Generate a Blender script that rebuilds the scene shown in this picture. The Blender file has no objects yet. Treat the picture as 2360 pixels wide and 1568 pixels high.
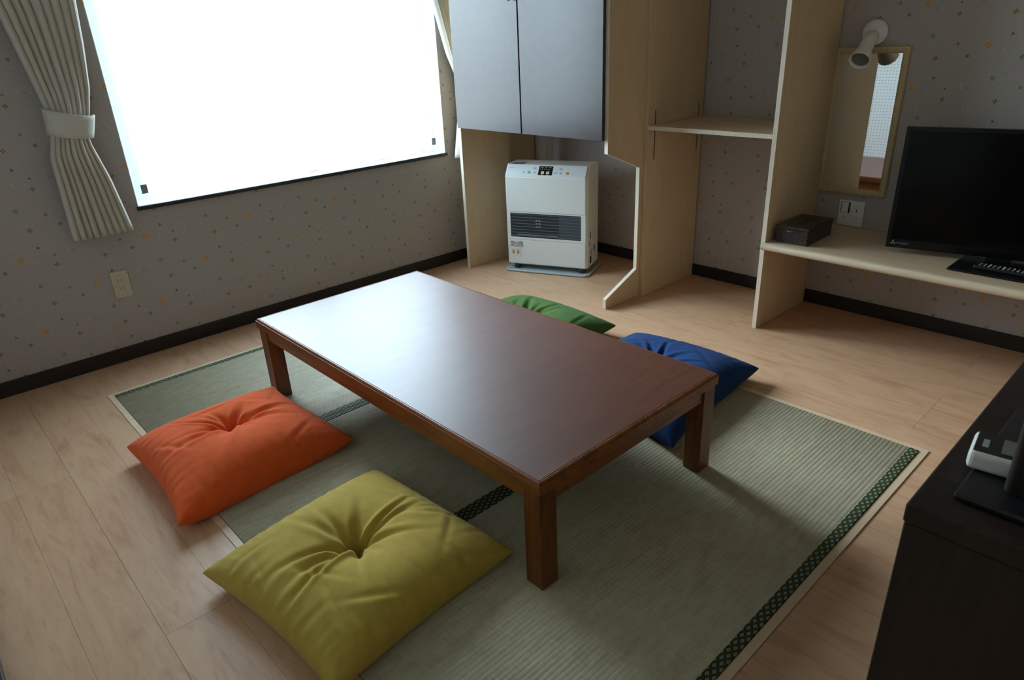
import bpy, bmesh, math, random
import numpy as np
from mathutils import Vector, Matrix
random.seed(7); RNG = np.random.RandomState(7)
PI = math.pi
SC = bpy.context.scene
COL = SC.collection

# ------------------------------------------------------------------ camera
cd = bpy.data.cameras.new('camera'); cam = bpy.data.objects.new('camera', cd); COL.objects.link(cam)
SC.camera = cam
F_PX, PITCH, ROLL, YAW = 1565.95, -0.4194, -0.0470, -0.7336
fw = Vector((math.sin(-YAW)*math.cos(PITCH), math.cos(-YAW)*math.cos(PITCH), math.sin(PITCH)))
rt = fw.cross(Vector((0, 0, 1))).normalized(); up = rt.cross(fw)
c_, s_ = math.cos(ROLL), math.sin(ROLL)
R_, U_ = c_*rt + s_*up, -s_*rt + c_*up
cam.matrix_world = Matrix(((R_.x, U_.x, -fw.x, -3.1926), (R_.y, U_.y, -fw.y, -3.2492), (R_.z, U_.z, -fw.z, 1.2606), (0, 0, 0, 1)))
cd.sensor_width = 36; cd.sensor_fit = 'HORIZONTAL'; cd.lens = F_PX/2360*36
cd.clip_start = 0.02
cd.dof.use_dof = True; cd.dof.focus_distance = 2.1; cd.dof.aperture_fstop = 9.0

# ------------------------------------------------------------------ world, light, exposure
W = bpy.data.worlds.new('World'); SC.world = W; W.use_nodes = True
wt = W.node_tree; wt.nodes.clear()
wo = wt.nodes.new('ShaderNodeOutputWorld'); wb = wt.nodes.new('ShaderNodeBackground')
tc = wt.nodes.new('ShaderNodeTexCoord'); sp = wt.nodes.new('ShaderNodeSeparateXYZ'); cr = wt.nodes.new('ShaderNodeValToRGB')
mr = wt.nodes.new('ShaderNodeMapRange'); mr.inputs[1].default_value = -1; mr.inputs[2].default_value = 1
wt.links.new(tc.outputs['Generated'], sp.inputs[0]); wt.links.new(sp.outputs[2], mr.inputs[0]); wt.links.new(mr.outputs[0], cr.inputs[0])
wt.links.new(cr.outputs[0], wb.inputs[0]); wt.links.new(wb.outputs[0], wo.inputs[0])
e = cr.color_ramp.elements
e[0].position = 0.0; e[0].color = (0.14, 0.16, 0.17, 1)
e[1].position = 1.0; e[1].color = (0.84, 1.14, 1.45, 1)
k = e.new(0.47); k.color = (0.22, 0.26, 0.28, 1)
k = e.new(0.52); k.color = (0.68, 0.84, 0.95, 1)
WORLD_STRENGTH = 18.0
wb.inputs[1].default_value = WORLD_STRENGTH
ld = bpy.data.lights.new('window_portal', 'AREA'); ld.shape = 'RECTANGLE'; ld.size = 1.72; ld.size_y = 1.40
ld.cycles.is_portal = True
lo = bpy.data.objects.new('window_portal', ld); COL.objects.link(lo)
lo.location = (-1.56, 0.17, 1.34); lo.rotation_euler = (-PI/2, 0, 0)
sl = bpy.data.lights.new('hazy_sun', 'SUN'); sl.energy = 15.0; sl.angle = math.radians(36); sl.color = (0.84, 0.95, 1.05)
so = bpy.data.objects.new('hazy_sun', sl); COL.objects.link(so); so.location = (-1, 3, 3)
SUN_DIR = Vector((0.08, -1.0, -0.43)).normalized()
so.rotation_euler = SUN_DIR.to_track_quat('-Z', 'Y').to_euler()
SC.view_settings.view_transform = 'Standard'; SC.view_settings.look = 'None'
SC.view_settings.gamma = 1; SC.view_settings.use_curve_mapping = False
SC.view_settings.exposure = -0.08
try:
    SC.cycles.max_bounces = 10; SC.cycles.diffuse_bounces = 6; SC.cycles.transparent_max_bounces = 12
    SC.cycles.sample_clamp_indirect = 8; SC.cycles.caustics_reflective = False; SC.cycles.caustics_refractive = False
except Exception: pass

# ------------------------------------------------------------------ node helpers
class NT:
    def __init__(s, name):
        s.m = bpy.data.materials.new(name); s.m.use_nodes = True; s.t = s.m.node_tree; s.t.nodes.clear()
        s.out = s.t.nodes.new('ShaderNodeOutputMaterial'); s.b = s.t.nodes.new('ShaderNodeBsdfPrincipled')
        s.t.links.new(s.b.outputs[0], s.out.inputs[0])
    def n(s, ty, **kw):
        nd = s.t.nodes.new(ty)
        for k_, v_ in kw.items(): setattr(nd, k_, v_)
        return nd
    def put(s, sock, v):
        if hasattr(v, 'is_output') or isinstance(v, bpy.types.NodeSocket): s.t.links.new(v, sock)
        else: sock.default_value = v
    def math(s, op, a, b=0.0, c=0.0, clamp=False):
        nd = s.n('ShaderNodeMath', operation=op, use_clamp=clamp)
        s.put(nd.inputs[0], a); s.put(nd.inputs[1], b); s.put(nd.inputs[2], c)
        return nd.outputs[0]
    def mix(s, f, a, b, mode='MIX'):
        nd = s.n('ShaderNodeMix', data_type='RGBA', blend_type=mode)
        s.put(nd.inputs[0], f); s.put(nd.inputs[6], a); s.put(nd.inputs[7], b)
        return nd.outputs[2]
    def ramp(s, f, stops, interp='LINEAR'):
        nd = s.n('ShaderNodeValToRGB'); cr_ = nd.color_ramp; cr_.interpolation = interp
        while len(cr_.elements) < len(stops): cr_.elements.new(0.5)
        for e_, (p, c) in zip(cr_.elements, stops):
            e_.position = p; e_.color = (*c, 1) if len(c) == 3 else c
        s.put(nd.inputs[0], f); return nd.outputs[0]
    def noise(s, vec, scale, detail=4, rough=0.55, dist=0.0):
        nd = s.n('ShaderNodeTexNoise'); s.put(nd.inputs['Vector'], vec)
        nd.inputs['Scale'].default_value = scale; nd.inputs['Detail'].default_value = detail
        nd.inputs['Roughness'].default_value = rough; nd.inputs['Distortion'].default_value = dist
        return nd.outputs[0]
    def pos(s): return s.n('ShaderNodeNewGeometry').outputs['Position']
    def objc(s): return s.n('ShaderNodeTexCoord').outputs['Object']
    def mapv(s, vec, scale=(1, 1, 1), loc=(0, 0, 0), rot=(0, 0, 0)):
        nd = s.n('ShaderNodeMapping'); s.put(nd.inputs[0], vec)
        nd.inputs['Scale'].default_value = scale; nd.inputs['Location'].default_value = loc; nd.inputs['Rotation'].default_value = rot
        return nd.outputs[0]
    def sep(s, vec):
        nd = s.n('ShaderNodeSeparateXYZ'); s.put(nd.inputs[0], vec); return nd.outputs
    def comb(s, x, y, z=0.0):
        nd = s.n('ShaderNodeCombineXYZ'); s.put(nd.inputs[0], x); s.put(nd.inputs[1], y); s.put(nd.inputs[2], z); return nd.outputs[0]
    def bump(s, h, strength=0.3, dist=0.001):
        nd = s.n('ShaderNodeBump'); s.put(nd.inputs['Height'], h); nd.inputs['Strength'].default_value = strength
        nd.inputs['Distance'].default_value = dist; s.t.links.new(nd.outputs[0], s.b.inputs['Normal'])
    def set(s, color=None, rough=None, metal=None, spec=None, coat=None, coat_r=None, sheen=None):
        if color is not None: s.put(s.b.inputs['Base Color'], color if not isinstance(color, tuple) or len(color) == 4 else (*color, 1))
        if rough is not None: s.put(s.b.inputs['Roughness'], rough)
        if metal is not None: s.b.inputs['Metallic'].default_value = metal
        if spec is not None: s.b.inputs['Specular IOR Level'].default_value = spec
        if coat is not None: s.b.inputs['Coat Weight'].default_value = coat
        if coat_r is not None: s.b.inputs['Coat Roughness'].default_value = coat_r
        if sheen is not None: s.b.inputs['Sheen Weight'].default_value = sheen; s.b.inputs['Sheen Roughness'].default_value = 0.5
        return s.m

def plain(name, col, rough=0.5, metal=0.0, spec=0.5, coat=0.0, var=0.05):
    t = NT(name); n_ = t.noise(t.objc(), 35, 3)
    a = tuple(c*(1-var) for c in col); b = tuple(min(1, c*(1+var)) for c in col)
    return t.set(t.ramp(n_, [(0.3, a), (0.7, b)]), rough, metal, spec, coat)

# ---- wallpaper: woven grey ground with a half-drop repeat of small stitched flowers
def mat_wallpaper():
    t = NT('wallpaper'); uv = t.n('ShaderNodeUVMap', uv_map='UVMap').outputs[0]
    s = t.sep(uv); u, v = s[0], s[1]
    PU, PV = 0.2335, 0.308
    wv = t.comb(t.math('MULTIPLY', u, 1), t.math('MULTIPLY', v, 1))
    fine = t.noise(t.mapv(wv, (1, 0.12, 1)), 900, 2, 0.7)
    mid = t.noise(t.mapv(wv, (1, 0.35, 1)), 160, 3, 0.7)
    base = t.ramp(t.math('ADD', t.math('MULTIPLY', fine, 0.5), t.math('MULTIPLY', mid, 0.5)),
                  [(0.35, (0.385, 0.345, 0.330)), (0.65, (0.47, 0.430, 0.410))])
    def cell(cu, cv):
        uu = t.math('DIVIDE', t.math('SUBTRACT', u, cu), PU); k_ = t.math('ROUND', uu)
        du = t.math('MULTIPLY', t.math('SUBTRACT', uu, k_), PU)
        vv = t.math('DIVIDE', t.math('SUBTRACT', t.math('SUBTRACT', v, cv), t.math('MULTIPLY', k_, PV/2)), PV)
        dv = t.math('MULTIPLY', t.math('SUBTRACT', vv, t.math('ROUND', vv)), PV)
        return du, dv
    col = base
    def soft(d, r, w=0.0006):
        nd = t.n('ShaderNodeMapRange'); nd.inputs[1].default_value = r+w; nd.inputs[2].default_value = r-w
        t.put(nd.inputs[0], d); return nd.outputs[0]
    def flower(col, cu, cv, R, npet, c1, c2, ring=False, ph=0.6):
        du, dv = cell(cu, cv)
        d = t.math('SQRT', t.math('ADD', t.math('MULTIPLY', du, du), t.math('MULTIPLY', dv, dv)))
        an = t.math('ARCTAN2', dv, du)
        cs = t.math('COSINE', t.math('MULTIPLY_ADD', an, npet, ph))
        Rr = t.math('MULTIPLY_ADD', cs, R*0.24, R*0.76)
        m = soft(t.math('SUBTRACT', d, Rr), 0.0)
        if ring:
            m = t.math('MULTIPLY', m, t.math('SUBTRACT', 1.0, soft(d, R*0.30)))
        col = t.mix(t.math('MULTIPLY', m, 0.72), col, (*c1, 1))
        if c2:
            dd = t.math('ABSOLUTE', t.math('SUBTRACT', d, R*0.48))
            m2 = t.math('MULTIPLY', soft(dd, R*0.20), t.math('GREATER_THAN', cs, 0.25))
            col = t.mix(t.math('MULTIPLY', m2, 0.8), col, (*c2, 1))
        return col
    def streak(col, cu, cv, ang, L, w, c, a=0.5):
        du, dv = cell(cu, cv); ca, sa = math.cos(ang), math.sin(ang)
        al = t.math('ADD', t.math('MULTIPLY', du, ca), t.math('MULTIPLY', dv, sa))
        ac = t.math('ABSOLUTE', t.math('SUBTRACT', t.math('MULTIPLY', dv, ca), t.math('MULTIPLY', du, sa)))
        m = t.math('MULTIPLY', t.math('LESS_THAN', ac, w), t.math('LESS_THAN', t.math('ABSOLUTE', al), L))
        return t.mix(t.math('MULTIPLY', m, a), col, (*c, 1))
    pale = (0.62, 0.55, 0.48)
    col = streak(col, -2.790, 0.300, -1.25, 0.060, 0.0007, pale, 0.45)
    col = streak(col, -2.722, 0.265, -1.50, 0.050, 0.0007, (0.42, 0.38, 0.26), 0.5)
    col = streak(col, -2.660, 0.160, -1.15, 0.045, 0.0007, pale, 0.45)
    col = streak(col, -2.845, 0.175, -1.45, 0.040, 0.0007, pale, 0.4)
    col = streak(col, -2.700, 0.235, -1.45, 0.010, 0.0013, (0.60, 0.54, 0.42), 0.8)
    col = streak(col, -2.815, 0.205, -1.20, 0.008, 0.0014, (0.62, 0.55, 0.46), 0.8)
    col = streak(col, -2.905, 0.300, -1.45, 0.010, 0.0010, (0.58, 0.52, 0.42), 0.7)
    O, PUR, GRN, TEA = (0.80, 0.40, 0.07), (0.60, 0.44, 0.52), (0.34, 0.48, 0.14), (0.22, 0.42, 0.38)
    dk = (0.05, 0.03, 0.06)
    col = flower(col, -2.870, 0.223, 0.0140, 5, O, (0.26, 0.10, 0.02))
    col = flower(col, -2.681, 0.224, 0.0118, 5, PUR, dk, ph=0.2)
    col = flower(col, -2.831, 0.107, 0.0112, 5, TEA, (0.01, 0.03, 0.05))
    col = flower(col, -2.714, 0.116, 0.0107, 5, GRN, None, ring=True)
    col = flower(col, -2.753, 0.181, 0.0107, 4, (0.20, 0.32, 0.10), (0.06, 0.10, 0.02))
    col = flower(col, -2.806, 0.333, 0.0112, 4, (0.42, 0.26, 0.06), (0.10, 0.04, 0.03))
    col = flower(col, -2.698, 0.340, 0.0085, 5, (0.13, 0.24, 0.24), (0.01, 0.04, 0.06))
    col = flower(col, -2.799, 0.260, 0.0067, 3, (0.10, 0.04, 0.06), None)
    col = flower(col, -2.752, 0.221, 0.0047, 2, (0.02, 0.03, 0.09), None)
    col = flower(col, -2.737, 0.384, 0.0078, 3, (0.34, 0.28, 0.06), (0.05, 0.03, 0.01))
    col = flower(col, -2.770, 0.130, 0.0034, 3, (0.48, 0.38, 0.30), None)
    col = flower(col, -2.748, 0.205, 0.0034, 3, (0.46, 0.42, 0.40), None)
    t.bump(t.math('ADD', fine, mid), 0.35, 0.0006)
    return t.set(col, 0.8, spec=0.25)

# ---- woods
def mat_wood(name, c_dark, c_mid, c_light, axis='X', scale=1.0, rough=0.4, coat=0.0, rnd=True, streak=1.0, spec=0.5, coat_r=0.1):
    t = NT(name); vec = t.objc()
    if rnd:
        oi = t.n('ShaderNodeObjectInfo'); add = t.n('ShaderNodeVectorMath', operation='ADD')
        t.put(add.inputs[0], vec); t.put(add.inputs[1], t.comb(t.math('MULTIPLY', oi.outputs['Random'], 13.0), t.math('MULTIPLY', oi.outputs['Random'], 7.0), t.math('MULTIPLY', oi.outputs['Random'], 3.0)))
        vec = add.outputs[0]
    lng = {'X': (0.07, 1, 1), 'Y': (1, 0.07, 1), 'Z': (1, 1, 0.07)}[axis]
    lng2 = {'X': (0.2, 1, 1), 'Y': (1, 0.2, 1), 'Z': (1, 1, 0.2)}[axis]
    a = t.noise(t.mapv(vec, lng), 60*scale, 5, 0.65, 0.4)
    b = t.noise(t.mapv(vec, lng2), 9*scale, 4, 0.6, 1.2)
    f = t.math('ADD', t.math('MULTIPLY', a, 0.5*streak), t.math('MULTIPLY', b, 1-0.5*streak))
    col = t.ramp(f, [(0.32, c_dark), (0.5, c_mid), (0.68, c_light)])
    t.bump(a, 0.12, 0.0006)
    rr = t.math('MULTIPLY_ADD', a, 0.10, rough-0.05)
    return t.set(col, rr, coat=coat, spec=spec, coat_r=coat_r)

def mat_floor():
    t = NT('floor_laminate'); vec = t.objc(); oi = t.n('ShaderNodeObjectInfo')
    add = t.n('ShaderNodeVectorMath', operation='ADD'); t.put(add.inputs[0], vec)
    t.put(add.inputs[1], t.comb(t.math('MULTIPLY', oi.outputs['Random'], 31.0), t.math('MULTIPLY', oi.outputs['Random'], 17.0)))
    v = add.outputs[0]
    a = t.noise(t.mapv(v, (1, 0.06, 1)), 70, 5, 0.7, 0.6)
    b = t.noise(t.mapv(v, (1, 0.22, 1)), 9, 5, 0.65, 2.2)
    c = t.noise(t.mapv(v, (1, 0.15, 1)), 16, 3, 0.6, 3.0)
    f = t.math('ADD', t.math('MULTIPLY', a, 0.35), t.math('MULTIPLY', b, 0.65))
    col = t.ramp(f, [(0.30, (0.42, 0.215, 0.120)), (0.48, (0.540, 0.320, 0.188)), (0.70, (0.60, 0.385, 0.235))])
    red = t.ramp(c, [(0.60, (0, 0, 0)), (0.72, (1, 1, 1))])
    col = t.mix(t.math('MULTIPLY', red, 0.50), col, (0.44, 0.20, 0.125, 1))
    t.bump(a, 0.10, 0.0005)
    return t.set(col, t.math('MULTIPLY_ADD', a, 0.12, 0.36), spec=0.45)

def mat_fabric(name, col, weave=1400, rough=0.9, sheen=0.10, var=0.18):
    t = NT(name); v = t.objc()
    a = t.noise(v, weave*0.35, 3, 0.8); b = t.noise(v, 28, 3, 0.6)
    f = t.math('ADD', t.math('MULTIPLY', a, 0.6), t.math('MULTIPLY', b, 0.4))
    c = t.ramp(f, [(0.3, tuple(x*(1-var) for x in col)), (0.7, tuple(min(1, x*(1+var)) for x in col))])
    t.bump(a, 0.25, 0.0006)
    return t.set(c, rough, sheen=sheen, spec=0.15)

def mat_tatami():
    t = NT('tatami_rush'); v = t.pos(); s = t.sep(v)
    a = t.noise(t.mapv(v, (1, 0.04, 1)), 700, 2, 0.7)
    b = t.noise(t.mapv(v, (0.25, 1, 1)), 55, 3, 0.7)
    f = t.math('ADD', t.math('MULTIPLY', a, 0.55), t.math('MULTIPLY', b, 0.45))
    col = t.ramp(f, [(0.35, (0.32, 0.285, 0.185)), (0.5, (0.395, 0.355, 0.240)), (0.66, (0.48, 0.44, 0.31))])
    fr = t.math('FRACT', t.math('DIVIDE', s[0], 0.0028))
    t.bump(t.math('ADD', t.math('MULTIPLY', fr, 0.5), a), 0.35, 0.0007)
    return t.set(col, 0.62, spec=0.35)

def mat_heri():
    t = NT('tatami_edge_cloth'); s = t.sep(t.pos())
    # rhombic lattice (0.0285,0) and (0.01425,0.0086)
    q = t.math('DIVIDE', s[1], 0.0172); p = t.math('DIVIDE', s[0], 0.0285)
    a = t.math('FRACT', t.math('ADD', p, q)); b = t.math('FRACT', t.math('SUBTRACT', p, q))
    da = t.math('ABSOLUTE', t.math('SUBTRACT', a, 0.5)); db = t.math('ABSOLUTE', t.math('SUBTRACT', b, 0.5))
    d = t.math('MAXIMUM', da, db)
    nd = t.n('ShaderNodeMapRange'); nd.inputs[1].default_value = 0.31; nd.inputs[2].default_value = 0.25; t.put(nd.inputs[0], d)
    n_ = t.noise(t.pos(), 900, 2)
    ctr = t.ramp(d, [(0.06, (0.10, 0.13, 0.07)), (0.12, (0.22, 0.23, 0.13))])
    line = t.ramp(d, [(0.42, (0.016, 0.024, 0.010)), (0.46, (0.034, 0.056, 0.020))])
    col = t.mix(nd.outputs[0], line, ctr)
    t.bump(n_, 0.3, 0.0005)
    return t.set(col, 0.7, spec=0.3)

def mat_pegboard():
    t = NT('white_pegboard'); s = t.sep(t.pos())
    def g(x): return t.math('SUBTRACT', t.math('FRACT', t.math('DIVIDE', x, 0.025)), 0.5)
    a, b = g(s[1]), g(s[2])
    d = t.math('SQRT', t.math('ADD', t.math('MULTIPLY', a, a), t.math('MULTIPLY', b, b)))
    m = t.math('LESS_THAN', d, 0.14)
    return t.set(t.mix(m, (0.82, 0.83, 0.81, 1), (0.12, 0.12, 0.12, 1)), 0.6, spec=0.3)

def mat_lace():
    t = NT('white_lace'); b = t.b
    n_ = t.noise(t.objc(), 900, 2)
    t.set(t.ramp(n_, [(0.3, (0.84, 0.87, 0.88)), (0.7, (0.92, 0.94, 0.95))]), 0.9, spec=0.1)
    tr = t.n('ShaderNodeBsdfTranslucent'); tr.inputs[0].default_value = (0.93, 0.96, 0.98, 1)
    tp = t.n('ShaderNodeBsdfTransparent'); tp.inputs[0].default_value = (0.98, 0.99, 1, 1)
    m1 = t.n('ShaderNodeMixShader'); m1.inputs[0].default_value = 0.70
    t.t.links.new(b.outputs[0], m1.inputs[1]); t.t.links.new(tr.outputs[0], m1.inputs[2])
    m2 = t.n('ShaderNodeMixShader'); m2.inputs[0].default_value = 0.64
    t.t.links.new(m1.outputs[0], m2.inputs[1]); t.t.links.new(tp.outputs[0], m2.inputs[2])
    t.t.links.new(m2.outputs[0], t.out.inputs[0]); return t.m

def mat_drape():
    t = NT('drape_linen'); v = t.objc()
    a = t.noise(t.mapv(v, (1, 1, 0.3)), 600, 3, 0.8); a2 = t.noise(t.mapv(v, (0.3, 1, 1)), 600, 3, 0.8)
    f = t.math('ADD', t.math('MULTIPLY', a, 0.5), t.math('MULTIPLY', a2, 0.5))
    c = t.ramp(f, [(0.35, (0.60, 0.56, 0.49)), (0.65, (0.76, 0.72, 0.64))])
    t.set(c, 0.9, spec=0.1); t.bump(f, 0.3, 0.0006)
    tr = t.n('ShaderNodeBsdfTranslucent'); tr.inputs[0].default_value = (0.55, 0.50, 0.42, 1)
    m1 = t.n('ShaderNodeMixShader'); m1.inputs[0].default_value = 0.12
    t.t.links.new(t.b.outputs[0], m1.inputs[1]); t.t.links.new(tr.outputs[0], m1.inputs[2])
    t.t.links.new(m1.outputs[0], t.out.inputs[0]); return t.m

def mat_tag():
    t = NT('care_tag_grey'); t.set(t.ramp(t.noise(t.objc(), 300, 2), [(0.4, (0.30, 0.30, 0.29)), (0.6, (0.42, 0.42, 0.41))]), 0.7)
    tr = t.n('ShaderNodeBsdfTranslucent'); tr.inputs[0].default_value = (0.16, 0.16, 0.155, 1)
    m1 = t.n('ShaderNodeMixShader'); m1.inputs[0].default_value = 0.5
    t.t.links.new(t.b.outputs[0], m1.inputs[1]); t.t.links.new(tr.outputs[0], m1.inputs[2]); t.t.links.new(m1.outputs[0], t.out.inputs[0]); return t.m

def mat_glass():
    t = NT('window_glass'); tp = t.n('ShaderNodeBsdfTransparent'); gl = t.n('ShaderNodeBsdfGlossy'); gl.inputs['Roughness'].default_value = 0.02
    m = t.n('ShaderNodeMixShader'); m.inputs[0].default_value = 0.05
    tp.inputs[0].default_value = (0.96, 0.98, 0.97, 1)
    t.t.links.new(tp.outputs[0], m.inputs[1]); t.t.links.new(gl.outputs[0], m.inputs[2]); t.t.links.new(m.outputs[0], t.out.inputs[0]); return t.m

def mat_wicker():
    t = NT('brown_wicker'); s = t.sep(t.objc())
    h = t.math('ADD', s[0], s[1]); a = t.math('DIVIDE', h, 0.016); b = t.math('DIVIDE', s[2], 0.0075)
    row = t.math('FLOOR', b); aa = t.math('ADD', a, t.math('MULTIPLY', row, 0.5))
    fa = t.math('ABSOLUTE', t.math('SUBTRACT', t.math('FRACT', aa), 0.5)); fb = t.math('ABSOLUTE', t.math('SUBTRACT', t.math('FRACT', b), 0.5))
    d = t.math('MAXIMUM', t.math('MULTIPLY', fa, 1.2), fb)
    n_ = t.noise(t.objc(), 60, 3)
    col = t.ramp(t.math('ADD', t.math('MULTIPLY', d, 0.8), t.math('MULTIPLY', n_, 0.3)), [(0.15, (0.085, 0.052, 0.045)), (0.5, (0.018, 0.010, 0.008))])
    t.bump(t.math('SUBTRACT', 1.0, d), 0.8, 0.003); return t.set(col, 0.32, spec=0.6)

M = dict(
    wallpaper=mat_wallpaper(), floor=mat_floor(), tatami=mat_tatami(), heri=mat_heri(), peg=mat_pegboard(), lace=mat_lace(),
    drape=mat_drape(), glass=mat_glass(), wicker=mat_wicker(),
    base=mat_wood('dark_baseboard', (0.008, 0.006, 0.006), (0.012, 0.009, 0.008), (0.020, 0.015, 0.013), 'X', 1, 0.45),
    sill=plain('dark_sill', (0.016, 0.018, 0.020), 0.35),
    birchZ=mat_wood('pale_veneer', (0.55, 0.405, 0.255), (0.60, 0.45, 0.29), (0.65, 0.495, 0.325), 'Z', 1.0, 0.50),
    birchX=mat_wood('pale_veneer_shelf', (0.53, 0.385, 0.245), (0.58, 0.43, 0.28), (0.63, 0.475, 0.315), 'Y', 1.0, 0.42),
    edge=mat_wood('pale_edge_band', (0.68, 0.56, 0.42), (0.74, 0.62, 0.48), (0.78, 0.68, 0.54), 'Z', 1.2, 0.5),
    deskedge=mat_wood('pale_desk_nosing', (0.52, 0.40, 0.26), (0.62, 0.49, 0.34), (0.68, 0.56, 0.40), 'Y', 1.4, 0.42),
    kerb=mat_wood('pale_kerb', (0.55, 0.39, 0.25), (0.62, 0.46, 0.31), (0.67, 0.52, 0.36), 'X', 1, 0.5),
    tabletop=mat_wood('dark_table_top', (0.066, 0.018, 0.008), (0.088, 0.025, 0.011), (0.110, 0.033, 0.015), 'X', 1.8, 0.41, rnd=False, spec=0.82),
    tablewood=mat_wood('brown_table_wood', (0.055, 0.014, 0.002), (0.20, 0.055, 0.009), (0.32, 0.10, 0.018), 'X', 1.1, 0.38),
    tablewoodY=mat_wood('brown_table_wood_long', (0.055, 0.014, 0.002), (0.20, 0.055, 0.009), (0.32, 0.10, 0.018), 'Y', 1.1, 0.38),
    tablewoodZ=mat_wood('brown_table_leg_wood', (0.045, 0.012, 0.002), (0.16, 0.045, 0.008), (0.26, 0.080, 0.015), 'Z', 1.1, 0.42),
    door=plain('dark_cabinet_door', (0.040, 0.027, 0.024), 0.27, spec=0.5),
    cabin=plain('cabinet_body_white', (0.45, 0.40, 0.33), 0.6),
    chest=mat_wood('black_brown_chest', (0.009, 0.006, 0.005), (0.018, 0.011, 0.008), (0.032, 0.020, 0.014), 'Z', 1.2, 0.55, spec=0.25),
    heater=plain('heater_white', (0.74, 0.74, 0.71), 0.38, var=0.01), heatergap=plain('heater_seam', (0.12, 0.13, 0.13), 0.6),
    panel=plain('heater_panel_silver', (0.66, 0.69, 0.72), 0.35, var=0.01),
    black=plain('black_plastic', (0.008, 0.008, 0.009), 0.4), blackg=plain('black_gloss', (0.004, 0.005, 0.006), 0.25, spec=0.35),
    screen=plain('tv_screen', (0.0016, 0.0020, 0.0024), 0.16, spec=0.22), slate=plain('grille_louver', (0.10, 0.12, 0.14), 0.45),
    grillebox=plain('grille_inner', (0.020, 0.026, 0.032), 0.6), grillebox2=plain('grille_shield', (0.055, 0.068, 0.08), 0.5),
    steel=plain('steel', (0.45, 0.45, 0.44), 0.35, 0.9), railm=plain('shelf_rail_metal', (0.22, 0.22, 0.22), 0.4, 0.8),
    tray=plain('grey_tray', (0.42, 0.46, 0.47), 0.35, var=0.02), white=plain('white_plastic', (0.75, 0.75, 0.73), 0.35, var=0.01),
    beige=plain('beige_plastic', (0.56, 0.50, 0.38), 0.45, var=0.02), mirror=plain('mirror_glass', (0.88, 0.90, 0.90), 0.015, 1.0, var=0.0),
    mframe=mat_wood('mirror_frame_wood', (0.46, 0.33, 0.17), (0.55, 0.41, 0.23), (0.62, 0.48, 0.29), 'Z', 1.5, 0.45),
    green=plain('green_button', (0.12, 0.42, 0.28), 0.5), orange_b=plain('orange_button', (0.62, 0.36, 0.06), 0.5),
    grey=plain('grey_label', (0.30, 0.29, 0.29), 0.6), greyd=plain('grey_print', (0.16, 0.16, 0.17), 0.6), red=plain('red_print', (0.5, 0.12, 0.06), 0.6),
    ivory=plain('ivory_label', (0.70, 0.62, 0.50), 0.6), taggrey=mat_tag(),
    yellow_b=plain('yellow_button', (0.55, 0.55, 0.18), 0.5), blue_b=plain('blue_button', (0.12, 0.12, 0.55), 0.5),
    orange=mat_fabric('orange_cotton', (0.72, 0.108, 0.022)), mustard=mat_fabric('mustard_cotton', (0.43, 0.305, 0.055)),
    greenf=mat_fabric('green_cotton', (0.058, 0.115, 0.026), sheen=0.03), bluef=mat_fabric('blue_cotton', (0.006, 0.031, 0.110), sheen=0.02),
    ceil=plain('ceiling_white', (0.58, 0.54, 0.48), 0.9, var=0.01), backw=plain('rear_wall', (0.60, 0.49, 0.35), 0.9, var=0.02),
    reveal=plain('window_reveal_white', (0.72, 0.75, 0.77), 0.5, var=0.01), alu=plain('window_aluminium', (0.50, 0.51, 0.52), 0.4, 0.3),
    lcd=plain('lcd', (0.13, 0.14, 0.12), 0.3), outside=plain('outside_ground', (0.5, 0.52, 0.52), 0.9),
    thread_y=plain('brown_thread', (0.20, 0.13, 0.03), 0.8), thread_o=plain('rust_thread', (0.42, 0.08, 0.02), 0.8),
)

# ------------------------------------------------------------------ mesh helpers
def link(o): COL.objects.link(o); return o
def bm_box(bm, lo_, hi_, mi=0, bevel=0.0, seg=1):
    x0, y0, z0 = [min(a, b) for a, b in zip(lo_, hi_)]; x1, y1, z1 = [max(a, b) for a, b in zip(lo_, hi_)]
    vs = [bm.verts.new(p) for p in ((x0, y0, z0), (x1, y0, z0), (x1, y1, z0), (x0, y1, z0), (x0, y0, z1), (x1, y0, z1), (x1, y1, z1), (x0, y1, z1))]
    fs = [bm.faces.new([vs[i] for i in q]) for q in ((3, 2, 1, 0), (4, 5, 6, 7), (0, 1, 5, 4), (1, 2, 6, 5), (2, 3, 7, 6), (3, 0, 4, 7))]
    for f in fs: f.material_index = mi
    if bevel > 0:
        es = list({e_ for f in fs for e_ in f.edges})
        r = bmesh.ops.bevel(bm, geom=es, offset=bevel, segments=seg, affect='EDGES', profile=0.5, clamp_overlap=True)
        for f in r['faces']: f.material_index = mi
def bm_prism(bm, poly, axis, a, b, mi=0):
    """poly: 2D points; axis the extrude axis 'x','y','z'; remaining axes in order."""
    def P(p, t):
        return {'x': (t, p[0], p[1]), 'y': (p[0], t, p[1]), 'z': (p[0], p[1], t)}[axis]
    v0 = [bm.verts.new(P(p, a)) for p in poly]; v1 = [bm.verts.new(P(p, b)) for p in poly]
    n = len(poly); fs = [bm.faces.new(v0), bm.faces.new(v1)]
    for i in range(n): fs.append(bm.faces.new((v0[i], v0[(i+1) % n], v1[(i+1) % n], v1[i])))
    for f in fs: f.material_index = mi
    bmesh.ops.recalc_face_normals(bm, faces=fs); return fs
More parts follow.
